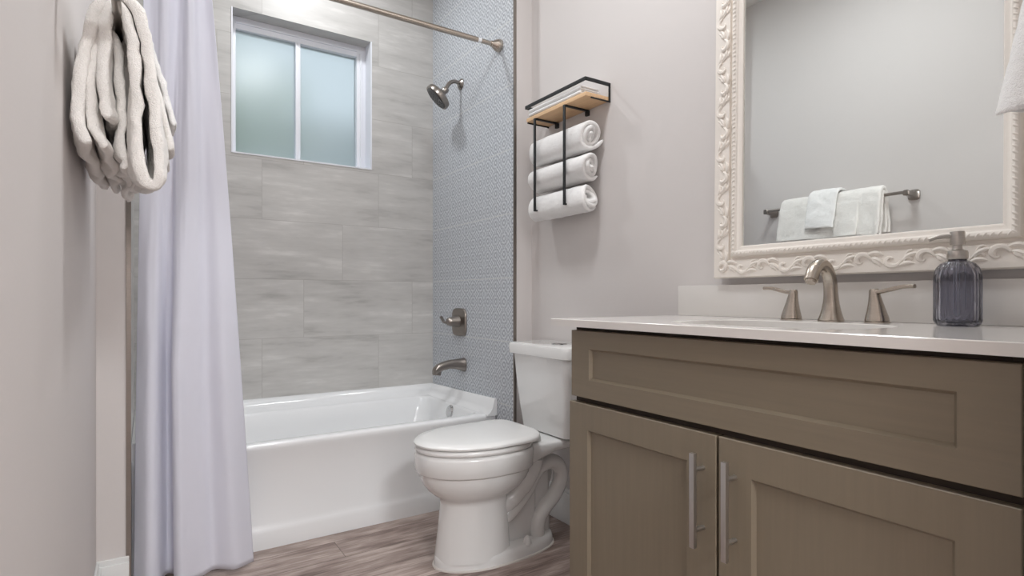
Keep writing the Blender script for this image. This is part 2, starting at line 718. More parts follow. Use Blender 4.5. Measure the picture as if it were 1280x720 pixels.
# ------------------------------------------------------------------ window
win = thing('window_1', 'frosted two-pane sliding window with white vinyl frame', 'window', ((WX0 + WX1) / 2, YB + 0.1, WZ0))
win['kind'] = 'structure'
F0, F1 = YB + 0.092, YB + 0.150
gx0, gx1, gz0, gz1 = 0.388, 1.012, 1.722, 2.352
bm = bmesh.new()
box(bm, WX0, gx0, F0, F1, WZ0, WZ1, 0.002)
box(bm, gx1, WX1, F0, F1, WZ0, WZ1, 0.002)
box(bm, gx0 - 0.001, gx1 + 0.001, F0, F1, WZ0, gz0, 0.002)
box(bm, gx0 - 0.001, gx1 + 0.001, F0, F1, gz1, WZ1, 0.002)
box(bm, 1.030, 1.038, F0 - 0.010, F0 + 0.004, gz0, gz1 + 0.02, 0.001)     # track rib on the fixed jamb
box(bm, gx0, gx1, F0 - 0.008, F0 + 0.004, gz1 + 0.028, gz1 + 0.036, 0.001)
obj('window_frame', bm, 'vinyl', win)
bm = bmesh.new()
box(bm, 0.678, 0.703, F0 - 0.006, F1 - 0.01, gz0, gz1, 0.002)
obj('meeting_stile', bm, 'vinyl', win)
obj('pane', B(gx0, 0.679, F0 + 0.024, F0 + 0.028, gz0, gz1), 'frost', win)
obj('pane', B(0.702, gx1, F0 + 0.034, F0 + 0.038, gz0, gz1), 'frost', win)
# white edge trim round the tiled opening
bm = bmesh.new()
for a in ((WX0 - 0.001, WX0 + 0.006, YB - 0.003, YB + 0.094, WZ0, WZ1), (WX1 - 0.006, WX1 + 0.001, YB - 0.003, YB + 0.094, WZ0, WZ1),
          (WX0 + 0.006, WX1 - 0.006, YB - 0.003, YB + 0.094, WZ0 - 0.001, WZ0 + 0.006)):
    box(bm, *a)
obj('reveal_lining', bm, 'vinyl', win, smooth=False)

# ------------------------------------------------------------------ outside, only as blurred light through the frosted panes
struct('ground_outside', B(-6, 8, 3.4, 14, -0.3, -0.2), 'ground', None, 'pale ground outside the window', 'ground')
struct('wall_neighbour', B(-3.5, 5.5, 8.0, 8.2, -0.2, 3.45), 'neighbour', None, 'grey neighbouring wall blurred behind the frosted panes', 'wall')
tree = thing('garden_tree', 'leafy green tree outside behind the frosted window', 'tree', (0.55, 6.3, -0.2))
bm = bmesh.new()
tube(bm, [(0.55, 6.3, -0.2), (0.57, 6.3, 0.8), (0.50, 6.32, 1.7), (0.55, 6.3, 2.3)], [0.13, 0.10, 0.08, 0.05], 10)
obj('trunk', bm, 'tree_bark', tree)
bm = bmesh.new()
rnd = random.Random(3)
for k in range(520):
    d = Vector((rnd.gauss(0, 1), rnd.gauss(0, 1), rnd.gauss(0, 1))).normalized() * (rnd.random() ** 0.4)
    p = Vector((0.70 + d.x * 0.85, 6.3 + d.y * 0.6, 2.75 + d.z * 1.0))
    a = Vector((rnd.uniform(-1, 1), rnd.uniform(-1, 1), rnd.uniform(-1, 1))).normalized() * 0.09
    b_ = a.cross(Vector((rnd.uniform(-1, 1), rnd.uniform(-1, 1), rnd.uniform(-1, 1)))).normalized() * 0.04
    vs = [bm.verts.new(p - a), bm.verts.new(p + b_), bm.verts.new(p + a), bm.verts.new(p - b_)]
    bm.faces.new(vs)
obj('crown', bm, 'leaf', tree, smooth=False)

# ------------------------------------------------------------------ bathtub
YF = 2.358


def rrect(x0, x1, y0, y1, r, z, n=8):
    pts = []
    for cx, cy, a0 in ((x1 - r, y1 - r, 0), (x0 + r, y1 - r, PI / 2), (x0 + r, y0 + r, PI), (x1 - r, y0 + r, 1.5 * PI)):
        for k in range(n + 1):
            a = a0 + (PI / 2) * k / n
            pts.append(Vector((cx + r * math.cos(a), cy + r * math.sin(a), z)))
    return pts


tub = thing('bathtub', 'white alcove bathtub under the tiled window wall', 'bathtub', (0.70, 2.72, 0))
bm = bmesh.new()
X0, X1, Y1 = TL + 0.001, TR - 0.001, YB - 0.001
rings = [rrect(X0, X1, YF + 0.001, Y1, 0.003, 0.0), rrect(X0, X1, YF + 0.003, Y1, 0.003, 0.062),
         rrect(X0, X1, YF + 0.010, Y1, 0.003, 0.078), rrect(X0, X1, YF + 0.019, Y1, 0.003, 0.094), rrect(X0, X1, YF + 0.014, Y1, 0.003, 0.30),
         rrect(X0, X1, YF + 0.004, Y1, 0.003, 0.375), rrect(X0, X1, YF, Y1, 0.003, 0.388),
         rrect(X0, X1, YF, Y1, 0.003, 0.402), rrect(X0, X1, YF + 0.004, Y1, 0.003, 0.409),
         rrect(X0 + 0.004, X1 - 0.004, YF + 0.012, Y1 - 0.004, 0.006, 0.412),
         rrect(X0 + 0.06, X1 - 0.058, YF + 0.048, Y1 - 0.055, 0.05, 0.412),
         rrect(X0 + 0.068, X1 - 0.064, YF + 0.058, Y1 - 0.063, 0.055, 0.409),
         rrect(X0 + 0.078, X1 - 0.070, YF + 0.066, Y1 - 0.070, 0.06, 0.398),
         rrect(X0 + 0.10, X1 - 0.086, YF + 0.080, Y1 - 0.082, 0.08, 0.33),
         rrect(X0 + 0.17, X1 - 0.115, YF + 0.105, Y1 - 0.105, 0.11, 0.16),
         rrect(X0 + 0.24, X1 - 0.15, YF + 0.14, Y1 - 0.14, 0.13, 0.10),
         rrect(X0 + 0.32, X1 - 0.22, YF + 0.20, Y1 - 0.20, 0.12, 0.085)]
loft(bm, rings)


# raised ledge round the three walled sides
def ledge(prof_pts, path):
    t = bmesh.new()
    rings_ = []
    for fx in path:
        rings_.append([fx(d, z) for d, z in prof_pts])
    loft(t, rings_)
    bmesh.ops.recalc_face_normals(t, faces=t.faces[:])
    merge(bm, t)


pr = [(0.0, 0.405), (0.0, 0.470), (0.008, 0.472), (0.014, 0.468), (0.026, 0.440), (0.040, 0.420), (0.055, 0.4125), (0.055, 0.405)]
hb = 0.016
ledge(pr, [lambda d, z: Vector((X1 - d, YF - 0.014, z + (hb if 0.46 < z else 0))), lambda d, z: Vector((X1 - d, YF + 0.3, z + (0.008 if 0.46 < z else 0))),
           lambda d, z: Vector((X1 - d, Y1 - d, z)), lambda d, z: Vector((X0 + d, Y1 - d, z)),
           lambda d, z: Vector((X0 + d, YF + 0.004, z))])
bmesh.ops.recalc_face_normals(bm, faces=bm.faces[:])
obj('tub_shell', bm, 'acrylic', tub, ang=50)
bm = bmesh.new()
am = axis_mat((1.366, 2.70, 0.372), (-1, 0, 0.22))
lathe(bm, [(0.001, -0.01), (0.034, -0.01), (0.034, 0.004), (0.030, 0.009), (0.010, 0.012), (0.001, 0.012)], am, 28)
obj('overflow_plate', bm, 'chrome', tub)
bm = lathe(bmesh.new(), [(0.001, 0), (0.03, 0), (0.03, 0.004), (0.02, 0.007), (0.001, 0.007)], Matrix.Translation((1.10, 2.72, 0.085)), 24)
obj('drain', bm, 'chrome', tub)

# ------------------------------------------------------------------ shower fittings on the patterned wall
sh = thing('overhead_shower', 'brushed nickel shower head angled down on a short wall arm', 'shower head', (TR, 2.72, 2.10))
obj('flange', lathe(bmesh.new(), [(0.001, 0), (0.030, 0), (0.030, 0.004), (0.022, 0.012), (0.012, 0.018), (0.001, 0.018)], axis_mat((TR, 2.72, 2.140), (-1, 0, 0)), 28), 'dnickel', sh)
bm = tube(bmesh.new(), catmull([(TR, 2.72, 2.140), (1.405, 2.718, 2.148), (1.368, 2.714, 2.128), (1.338, 2.708, 2.078)], 6), 0.0105, 14)
obj('arm', bm, 'dnickel', sh)
hd = Vector((-0.66, 0.28, -0.70)).normalized()
hm = axis_mat((1.343, 2.709, 2.087), hd)
bm = lathe(bmesh.new(), [(0.001, -0.012), (0.014, -0.012), (0.018, 0.0), (0.017, 0.012), (0.022, 0.020), (0.050, 0.030), (0.070, 0.040), (0.074, 0.050), (0.074, 0.066), (0.071, 0.070), (0.001, 0.070)], hm, 40)
obj('head', bm, 'dnickel', sh)
bm = lathe(bmesh.new(), [(0.001, 0.0695), (0.064, 0.0695), (0.064, 0.073), (0.060, 0.0745), (0.001, 0.0745)], hm, 36)
for ring_n, rad in ((6, 0.018), (12, 0.034), (18, 0.050)):
    for k in range(ring_n):
        a = 2 * PI * k / ring_n
        t = lathe(bmesh.new(), [(0.0005, 0.073), (0.0030, 0.073), (0.0020, 0.0775), (0.0005, 0.0775)], hm @ Matrix.Translation((rad * math.cos(a), rad * math.sin(a), 0)), 8)
        merge(bm, t)
M['face'] = plain('grey_rubber_face', (98, 98, 98), 0.5)
fo = obj('spray_face', bm, 'face', sh)
fo['label'] = 'dark grey spray face with rubber nozzles'

va = thing('shower_valve', 'brushed nickel shower valve plate with lever handle', 'shower valve', (TR, 2.735, 0.77))
bm = bmesh.new()
rp = lambda s, d: [Vector((TR - d, 2.735 + a * s * 0.079, 0.846 + b * s * 0.076)) for a, b in
                   [(math.copysign(abs(math.cos(t)) ** 0.42, math.cos(t)), math.copysign(abs(math.sin(t)) ** 0.42, math.sin(t))) for t in [2 * PI * k / 40 for k in range(40)]]]
loft(bm, [rp(1, 0), rp(1, 0.004), rp(0.95, 0.010), rp(0.6, 0.013)])
bmesh.ops.recalc_face_normals(bm, faces=bm.faces[:])
obj('plate', bm, 'dnickel', va)
bm = lathe(bmesh.new(), [(0.001, 0.0), (0.034, 0.0), (0.030, 0.022), (0.024, 0.046), (0.021, 0.062), (0.015, 0.068), (0.001, 0.068)], axis_mat((TR - 0.010, 2.735, 0.850), (-1, 0, 0)), 28)
obj('hub', bm, 'dnickel', va)
bm = tube(bmesh.new(), catmull([(TR - 0.062, 2.735, 0.848), (TR - 0.068, 2.765, 0.844), (TR - 0.066, 2.80, 0.848), (TR - 0.056, 2.850, 0.872)], 5),
          [0.012] * 4 + [0.011] * 4 + [0.010] * 4 + [0.0095] * 4, 12, flat=0.62)
obj('lever', bm, 'dnickel', va)

sp = thing('tub_spout', 'brushed nickel tub spout above the bathtub end', 'tub spout', (TR, 2.69, 0.58))
bm = bmesh.new()
sec = []
for (dx, zc, hh, hw, drop) in ((0, .618, .037, .034, 0), (.006, .618, .037, .034, 0), (.014, .619, .033, .030, 0), (.05, .624, .027, .026, 0), (.09, .625, .023, .024, 0), (.13, .617, .022, .024, 0), (.158, .606, .022, .024, 0), (.174, .594, .020, .023, 0), (.179, .588, .013, .017, 0)):
    ring = []
    for k in range(24):
        t = 2 * PI * k / 24
        ring.append(Vector((TR - dx, 2.69 + hw * math.copysign(abs(math.cos(t)) ** .7, math.cos(t)), zc + hh * math.copysign(abs(math.sin(t)) ** .7, math.sin(t)))))
    sec.append(ring)
loft(bm, sec)
tube(bm, [(TR - 0.154, 2.69, 0.600), (TR - 0.158, 2.69, 0.573)], [0.021, 0.019], 18)
bmesh.ops.recalc_face_normals(bm, faces=bm.faces[:])
obj('spout_body', bm, 'dnickel', sp)

# ------------------------------------------------------------------ curtain rod and curtain
rd = thing('curtain_rod', 'brushed nickel shower curtain rod above the bathtub', 'curtain rod', (0.70, 2.32, 2.19))
RZ, RY = 2.200, 2.32
obj('rod', tube(bmesh.new(), [(TL, RY, RZ), (1.318, RY, RZ)], 0.0125, 18), 'nickel', rd)
obj('inner_rod', tube(bmesh.new(), [(1.336, RY, RZ), (1.425, RY, RZ)], 0.0108, 18), 'nickel', rd)
o = obj('glare_sleeve', tube(bmesh.new(), [(1.3175, RY, RZ), (1.3365, RY, RZ)], 0.0112, 18), 'white_plastic_and_glare', rd)  # white colour stands in for glare on the rod joint
o['label'] = 'short joint between the rod tubes, coloured white for glare'
for xx, d in ((TR, -1), (TL, 1)):
    obj('end_flange', lathe(bmesh.new(), [(0.001, 0), (0.030, 0), (0.031, 0.010), (0.026, 0.024), (0.016, 0.040), (0.0135, 0.052), (0.001, 0.052)], axis_mat((xx, RY, RZ), (d, 0, 0)), 28), 'nickel', rd)


def curtain_mesh():
    bm = bmesh.new()
    nv, per = 110, 9
    z0, z1 = 0.018, 2.1840
    # plan of the pleats as (across 0..1, out of plane -1..1): broad flat pleats, one lapping over the next
    top = [(0.0, -.3), (.10, .6), (.20, .2), (.26, -.7), (.34, -.8), (.42, .3), (.52, .9), (.60, .5), (.66, -.5), (.73, -.6), (.80, .3), (.90, .7), (1.0, -.2)]
    bot = [(0.0, .5), (.10, -.35), (.18, -.2), (.235, .7), (.275, 1.0), (.33, .6), (.315, -.5), (.36, -.95), (.44, -.75), (.56, -.40), (.66, -.1), (.82, -.65), (1.0, .1)]
    grid = []
    for j in range(nv + 1):
        v = j / nv
        z = z0 + (z1 - z0) * v
        f = 1 - v
        xl = -0.031 * f ** 0.8
        xr = 0.195 + 0.139 * (f ** 0.9)
        yb = 2.318 - 0.074 * (1 - v * v)
        amp = 0.014 + 0.042 * f ** 0.6
        k = min(1, f * 1.5) ** 0.8
        pts = [Vector((xl + (xr - xl) * (a[0] * (1 - k) + b[0] * k), yb + amp * (a[1] * (1 - k) + b[1] * k) + 0.003 * noise.noise(Vector((i * 0.9, v * 3, 1))), 0)) for i, (a, b) in enumerate(zip(top, bot))]
        row = []
        for i, p in enumerate(catmull(pts, per)):
            zz = z + 0.008 * f * f * noise.noise(Vector((i * 0.05, 0, 5)))
            row.append(bm.verts.new((p.x, p.y + 0.0015 * noise.noise(Vector((i * 0.2, v * 14, 2.0))) - 0.0022 * math.exp(-((z - 0.885) / 0.010) ** 2), zz)))
        grid.append(row)
    for j in range(nv):
        for i in range(len(grid[0]) - 1):
            bm.faces.new((grid[j][i], grid[j][i + 1], grid[j + 1][i + 1], grid[j + 1][i]))
    bmesh.ops.recalc_face_normals(bm, faces=bm.faces[:])
    bmesh.ops.solidify(bm, geom=bm.faces[:], thickness=0.0016)
    return bm


cu = obj('shower_curtain', curtain_mesh(), 'curtain', ang=180)
tag(cu, 'pale lavender shower curtain gathered at the tub end', 'shower curtain')

# ------------------------------------------------------------------ toilet
TY = 1.862
toilet = thing('toilet', 'white two-piece toilet between bathtub and vanity', 'toilet', (1.15, TY, 0))


def egg(xf, xb, hw, z, n=48, pb=3.2, mid=0.55, dz=None):
    xc = xf + (xb - xf) * mid
    pts = []
    for k in range(n):
        t = 2 * PI * k / n
        c, s = math.cos(t), math.sin(t)
        if c < 0:
            x = xc + (xc - xf) * c
            y = hw * s
        else:
            e = 2 / pb
            x = xc + (xb - xc) * abs(c) ** e
            y = hw * math.copysign(abs(s) ** (2 / (2 + (pb - 2) * 0.7)), s)
        pts.append(Vector((x, TY + y, z + (dz(x) if dz else 0))))
    return pts


bm = bmesh.new()
_egg0 = egg
egg = lambda xf, *a, **k: _egg0(xf + 0.018 * max(0.0, (1.2 - xf) / 0.4), *a, **k)
R_ = [egg(.872, 1.17, .112, .026), egg(.876, 1.17, .109, .06), egg(.884, 1.167, .105, .12), egg(.891, 1.163, .103, .18), egg(.895, 1.160, .102, .225), egg(.894, 1.160, .104, .240),
      egg(.884, 1.165, .112, .250), egg(.866, 1.175, .130, .262), egg(.842, 1.200, .150, .282), egg(.823, 1.222, .165, .308), egg(.812, 1.236, .172, .332), egg(.810, 1.238, .172, .347),
      egg(.800, 1.248, .180, .351), egg(.796, 1.252, .183, .356), egg(.795, 1.254, .184, .41), egg(.800, 1.252, .180, .423), egg(.812, 1.24, .17, .426)]
loft(bm, R_)
# floor plate
plate = lambda z, k: egg(0.868 + k, 1.392 - k, .118 - k, z, pb=2.6, mid=0.42)
t = bmesh.new()
loft(t, [plate(0.004, 0), plate(0.026, 0.001), plate(0.040, 0.006), plate(0.046, 0.016)])
merge(bm, t)
# deck reaching back under the tank
t = bmesh.new()
sec = []
for x, zb, hw in ((1.16, .300, .105), (1.20, .318, .112), (1.26, .352, .120), (1.33, .378, .126), (1.42, .386, .130), (1.505, .388, .130), (1.515, .395, .126)):
    zt = .424
    rr = []
    for k in range(24):
        a = 2 * PI * k / 24
        cy, sz = math.cos(a), math.sin(a)
        rr.append(Vector((x, TY + hw * math.copysign(abs(cy) ** .35, cy), (zt + zb) / 2 + (zt - zb) / 2 * math.copysign(abs(sz) ** .35, sz))))
    sec.append(rr)
loft(t, sec)
bmesh.ops.recalc_face_normals(t, faces=t.faces[:])
merge(bm, t)
bmesh.ops.recalc_face_normals(bm, faces=bm.faces[:])
obj('bowl', bm, 'porcelain', toilet, ang=60)
# trapway
bm = bmesh.new()
for sy in (-1, 1):
    yy = TY + sy * 0.052
    # rising leg off the bowl, then the arch that turns down to the floor outlet
    tube(bm, catmull([(1.08, TY + sy * .03, .12), (1.15, yy, .150), (1.205, yy, .190), (1.25, yy, .235), (1.282, yy, .285), (1.322, yy, .318), (1.374, yy, .322), (1.410, yy, .290), (1.412, yy, .236), (1.380, yy, .185), (1.335, yy, .146), (1.303, yy, .100), (1.298, yy, .030)], 6), 0.030, 16)
    # rear wall of the bowl running down to the pedestal
    tube(bm, catmull([(1.09, TY + sy * .045, .190), (1.16, TY + sy * .056, .205), (1.215, TY + sy * .062, .255), (1.25, TY + sy * .07, .310), (1.262, TY + sy * .075, .360)], 5), [0.036] * 10 + [0.040] * 11, 16)
box(bm, 1.08, 1.375, TY - 0.040, TY + 0.040, 0.03, 0.32, 0.02)
box(bm, 1.08, 1.30, TY - 0.050, TY + 0.050, 0.03, 0.40, 0.02)
bmesh.ops.recalc_face_normals(bm, faces=bm.faces[:])
obj('trapway', bm, 'porcelain', toilet, ang=60)
for s in (-1, 1):
    bm = lathe(bmesh.new(), [(0.001, 0), (0.017, 0), (0.016, 0.014), (0.011, 0.026), (0.004, 0.031), (0.001, 0.032)], Matrix.Translation((1.222, TY + s * 0.095, 0.042)), 20)
    obj('bolt_cap', bm, 'seat', toilet)
# seat ring and lid
bm = bmesh.new()
loft(bm, [egg(.800, 1.245, .178, .4265), egg(.796, 1.246, .182, .430), egg(.796, 1.246, .182, .440), egg(.802, 1.244, .178, .4455)])
box(bm, 1.235, 1.285, TY - 0.10, TY - 0.06, .424, .447, 0.006)
box(bm, 1.235, 1.285, TY + 0.06, TY + 0.10, .424, .447, 0.006)
bmesh.ops.recalc_face_normals(bm, faces=bm.faces[:])
obj('seat', bm, 'seat', toilet, ang=50)
bm = bmesh.new()
lift = lambda x: 0.010 * max(0.0, (x - 1.12) / 0.14) ** 2
loft(bm, [egg(.800, 1.262, .176, .4475, pb=5), egg(.792, 1.264, .182, .451, pb=5), egg(.791, 1.264, .183, .457, pb=5, dz=lift), egg(.797, 1.262, .178, .463, pb=5, dz=lift),
          egg(.83, 1.245, .150, .4675, pb=4, dz=lift), egg(.90, 1.19, .09, .470, dz=lift), egg(.97, 1.12, .03, .4705)])
bmesh.ops.recalc_face_normals(bm, faces=bm.faces[:])
obj('lid', bm, 'seat', toilet, ang=50)


def tank_ring(z, x0, x1, hw, r, n=6):
    return rrect(x0, x1, TY - hw, TY + hw, r, z, n)


bm = bmesh.new()
loft(bm, [tank_ring(.424, 1.375, 1.515, .150, .03), tank_ring(.430, 1.362, 1.520, .158, .03), tank_ring(.60, 1.345, 1.525, .178, .03), tank_ring(.742, 1.335, 1.527, .190, .03)])
bmesh.ops.recalc_face_normals(bm, faces=bm.faces[:])
obj('tank', bm, 'porcelain', toilet)
bm = bmesh.new()
loft(bm, [tank_ring(.740, 1.332, 1.529, .198, .03), tank_ring(.744, 1.320, 1.531, .204, .03), tank_ring(.775, 1.318, 1.531, .206, .03), tank_ring(.786, 1.322, 1.530, .203, .03), tank_ring(.790, 1.335, 1.525, .192, .03)])
bmesh.ops.recalc_face_normals(bm, faces=bm.faces[:])
obj('tank_lid', bm, 'porcelain', toilet)
bm = lathe(bmesh.new(), [(0.001, 0), (0.032, 0), (0.032, 0.004), (0.028, 0.007), (0.001, 0.007)], Matrix.Translation((1.415, TY - 0.045, 0.789)), 28)
o = obj('flush_button', bm, 'chrome', toilet)
o['label'] = 'round chrome flush button'
bm = bmesh.new()
ck = lambda z, k: egg(0.862 + k, 1.398 - k, .124 - k, z, pb=2.6, mid=0.42)
loft(bm, [ck(0.0, 0), ck(0.004, 0.001), ck(0.0055, 0.004)])
bmesh.ops.recalc_face_normals(bm, faces=bm.faces[:])
obj('caulk_ring', bm, 'caulk', toilet)

# ------------------------------------------------------------------ vanity
VX = 1.005
vy0, vy1 = 0.262, 1.240
van = thing('vanity_cabinet', 'taupe shaker vanity cabinet under the white countertop', 'cabinet', (1.27, 0.752, 0))
bm = bmesh.new()
for a, b_ in ((vy0, vy0 + 0.018), (vy1 - 0.018, vy1)):
    box(bm, VX + 0.022, XR - 0.002, a, b_, 0.10, 0.8985, 0.001)
box(bm, VX + 0.022, XR - 0.002, vy0 + 0.018, vy1 - 0.018, 0.10, 0.118)
box(bm, XR - 0.010, XR - 0.002, vy0 + 0.018, vy1 - 0.018, 0.118, 0.8985)
box(bm, VX + 0.022, VX + 0.041, vy0 + 0.018, vy1 - 0.018, 0.66, 0.8985)
box(bm, VX + 0.022, VX + 0.041, 0.735, 0.775, 0.118, 0.66)
box(bm, VX + 0.085, VX + 0.10, vy0 + 0.002, vy1 - 0.002, 0.0, 0.10)
box(bm, VX + 0.10, XR - 0.002, vy0 + 0.002, vy0 + 0.02, 0.0, 0.10)
box(bm, VX + 0.10, XR - 0.002, vy1 - 0.02, vy1 - 0.002, 0.0, 0.10)
o = obj('carcass', bm, 'gap_shade', van, smooth=False)


def shaker(y0, y1, z0, z1, st, rt, rb):
    """five piece front with a recessed flat panel and eased inner edge"""
    bm = bmesh.new()
    def rect(a, b, c, d, x):
        return [Vector((x, a, c)), Vector((x, b, c)), Vector((x, b, d)), Vector((x, a, d))]
    e = 0.0015
    i0, i1, k0, k1 = y0 + st, y1 - st, z0 + rb, z1 - rt
    s = 0.006
    loft(bm, [rect(y0, y1, z0, z1, VX + 0.021), rect(y0, y1, z0, z1, VX + e), rect(y0 + e, y1 - e, z0 + e, z1 - e, VX),
              rect(i0, i1, k0, k1, VX), rect(i0 + 0.001, i1 - 0.001, k0 + 0.001, k1 - 0.001, VX + 0.0015),
              rect(i0 + s, i1 - s, k0 + s, k1 - s, VX + 0.0085)])
    bmesh.ops.recalc_face_normals(bm, faces=bm.faces[:])
    return bm


obj('drawer_front', shaker(0.264, 1.236, 0.706, 0.889, 0.074, 0.048, 0.050), 'cabh', van, smooth=False)


def pull(parent, y):
    bm = bmesh.new()
    zc = 0.551
    box(bm, 0.966, 0.976, y - 0.006, y + 0.006, zc - 0.100, zc + 0.100, 0.001)
    for s in (-1, 1):
        tube(bm, [(0.974, y, zc + s * 0.064), (VX, y, zc + s * 0.064)], 0.005, 12)
    return obj('handle', bm, 'handle', parent)


d1 = obj('door', shaker(0.757, 1.244, 0.115, 0.690, 0.076, 0.070, 0.070), 'cab', van, smooth=False)
d1['label'] = 'left cabinet door beside the toilet'
pull(d1, 0.789)
d2 = obj('door', shaker(0.264, 0.751, 0.115, 0.690, 0.076, 0.070, 0.070), 'cab', van, smooth=False)
d2['label'] = 'right cabinet door'
pull(d2, 0.711)

# countertop with a sink cut-out
CX0, CX1, CY0, CY1, CZ0, CZ1 = 0.982, XR, 0.2405, 1.300, 0.9, 0.92


def square_loop(x0, x1, y0, y1, z, n):
    pts = []
    for (a, b) in (((x1, y0), (x1, y1)), ((x1, y1), (x0, y1)), ((x0, y1), (x0, y0)), ((x0, y0), (x1, y0))):
        for k in range(n):
            t = k / n
            pts.append(Vector((a[0] + (b[0] - a[0]) * t, a[1] + (b[1] - a[1]) * t, z)))
    return pts


def oval_loop(cx, cy, hx, hy, z, n, p=3.5):
    pts = []
    for k in range(4 * n):
        t = -PI / 4 + 2 * PI * k / (4 * n)
        c, s = math.cos(t), math.sin(t)
        pts.append(Vector((cx + hx * math.copysign(abs(c) ** (2 / p), c), cy + hy * math.copysign(abs(s) ** (2 / p), s), z)))
    return pts


bm = bmesh.new()
n = 14
e = 0.0015
SX, SY = 1.215, 0.755
loops = [square_loop(CX0, CX1, CY0, CY1, CZ0, n), square_loop(CX0, CX1, CY0, CY1, CZ1 - e, n), square_loop(CX0 + e, CX1 - e, CY0 + e, CY1 - e, CZ1, n),
         oval_loop(SX, SY, .165, .225, CZ1, n), oval_loop(SX, SY, .163, .223, CZ1 - 0.002, n), oval_loop(SX, SY, .163, .223, CZ0, n)]
vs = loft(bm, loops, False, False)
for i in range(4 * n):
    j = (i + 1) % (4 * n)
    bm.faces.new((vs[0][j], vs[0][i], vs[-1][i], vs[-1][j]))
bmesh.ops.recalc_face_normals(bm, faces=bm.faces[:])
o = obj('countertop', bm, 'quartz', ang=30)
tag(o, 'white quartz countertop on the taupe vanity', 'countertop')
bm = B(XR - 0.020, XR - 0.0005, CY0, CY1, CZ1 + 0.0002, CZ1 + 0.100, 0.0015)
tag(obj('backsplash', bm, 'quartz'), 'low white quartz backsplash strip below the mirror', 'backsplash')
bm = bmesh.new()
loft(bm, [oval_loop(SX, SY, .185, .245, CZ0 - 0.001, n), oval_loop(SX, SY, .170, .230, CZ0 - 0.001, n), oval_loop(SX, SY, .164, .224, CZ0 - 0.012, n), oval_loop(SX, SY, .150, .208, CZ0 - 0.09, n),
          oval_loop(SX, SY, .12, .17, CZ0 - 0.125, n), oval_loop(SX, SY, .03, .03, CZ0 - 0.13, n, 2)], False, True)
bmesh.ops.solidify(bm, geom=bm.faces[:], thickness=0.006)
bmesh.ops.recalc_face_normals(bm, faces=bm.faces[:])
sk = obj('sink_basin', bm, 'porcelain', ang=60)
tag(sk, 'white undermount sink set into the countertop', 'sink')

# faucet: a spout and two lever handles
FX, FYc = 1.452, 0.752


def base_ring(bm, x, y, r):
    lathe(bm, [(0.001, 0), (r, 0), (r, 0.003), (r - 0.003, 0.005), (0.001, 0.005)], Matrix.Translation((x, y, CZ1)), 28)


fa = thing('faucet', 'brushed nickel widespread faucet with arched spout behind the sink', 'faucet', (FX, FYc, CZ1))
bm = bmesh.new()
pth = catmull([(FX, FYc, .923), (FX + .001, FYc, .955), (FX + .0, FYc, .99), (FX - .006, FYc, 1.028), (FX - .024, FYc, 1.054), (FX - .050, FYc, 1.062), (FX - .076, FYc, 1.050), (FX - .092, FYc, 1.022)], 6)
nn = len(pth)
rad = []
for i in range(nn):
    t = i / (nn - 1)
    rad.append(0.0156 + 0.0030 * (1 - t) ** 3 - 0.0012 * math.sin(PI * t))
tube(bm, pth, rad, 22, sq=2.4)
for v in bm.verts:
    z = (v.co.z - .92)
    if v.co.x > FX - 0.035 and z < 0.08:
        k = 1 + 0.62 * (1 - z / 0.08) ** 2.2
        v.co.x = FX + (v.co.x - FX) * k
        v.co.y = FYc + (v.co.y - FYc) * k
base_ring(bm, FX, FYc, 0.030)
spt = obj('spout', bm, 'nickel', fa)
bm = tube(bmesh.new(), [(FX - .0905, FYc, 1.024), (FX - .0945, FYc, 1.016)], [0.0128, 0.0122], 20)
obj('aerator', bm, 'nickel', spt)


def faucet_handle(y, s, lab):
    bm = bmesh.new()
    base_ring(bm, FX, y, 0.027)
    sec = []
    for z, rx, ry, oy in ((.005, .0245, .0245, 0), (.012, .023, .0235, 0), (.03, .018, .019, .001), (.05, .0135, .0145, .003), (.066, .0110, .0115, .005), (.076, .0105, .0105, .006), (.081, .008, .008, .006)):
        sec.append([Vector((FX + rx * math.copysign(abs(math.cos(a)) ** .8, math.cos(a)), y - s * oy + ry * math.copysign(abs(math.sin(a)) ** .8, math.sin(a)), CZ1 + z)) for a in [2 * PI * k / 24 for k in range(24)]])
    loft(bm, sec)
    bmesh.ops.recalc_face_normals(bm, faces=bm.faces[:])
    h = obj('handle', bm, 'nickel', fa)
    h['label'] = lab
    lp = catmull([(FX, y - s * 0.012, CZ1 + .074), (FX, y + s * .008, CZ1 + .074), (FX, y + s * .030, CZ1 + .079), (FX, y + s * .055, CZ1 + .085), (FX, y + s * .078, CZ1 + .086)], 5)
    bm = tube(bmesh.new(), lp, [0.0095] * 5 + [0.0088] * 8 + [0.0085] * 8, 14, flat=0.55, sq=3)
    obj('lever', bm, 'nickel', h)
    return h


faucet_handle(0.856, 1, 'nickel lever faucet handle on the toilet side of the spout')
faucet_handle(0.645, -1, 'nickel lever faucet handle between spout and soap dispenser')

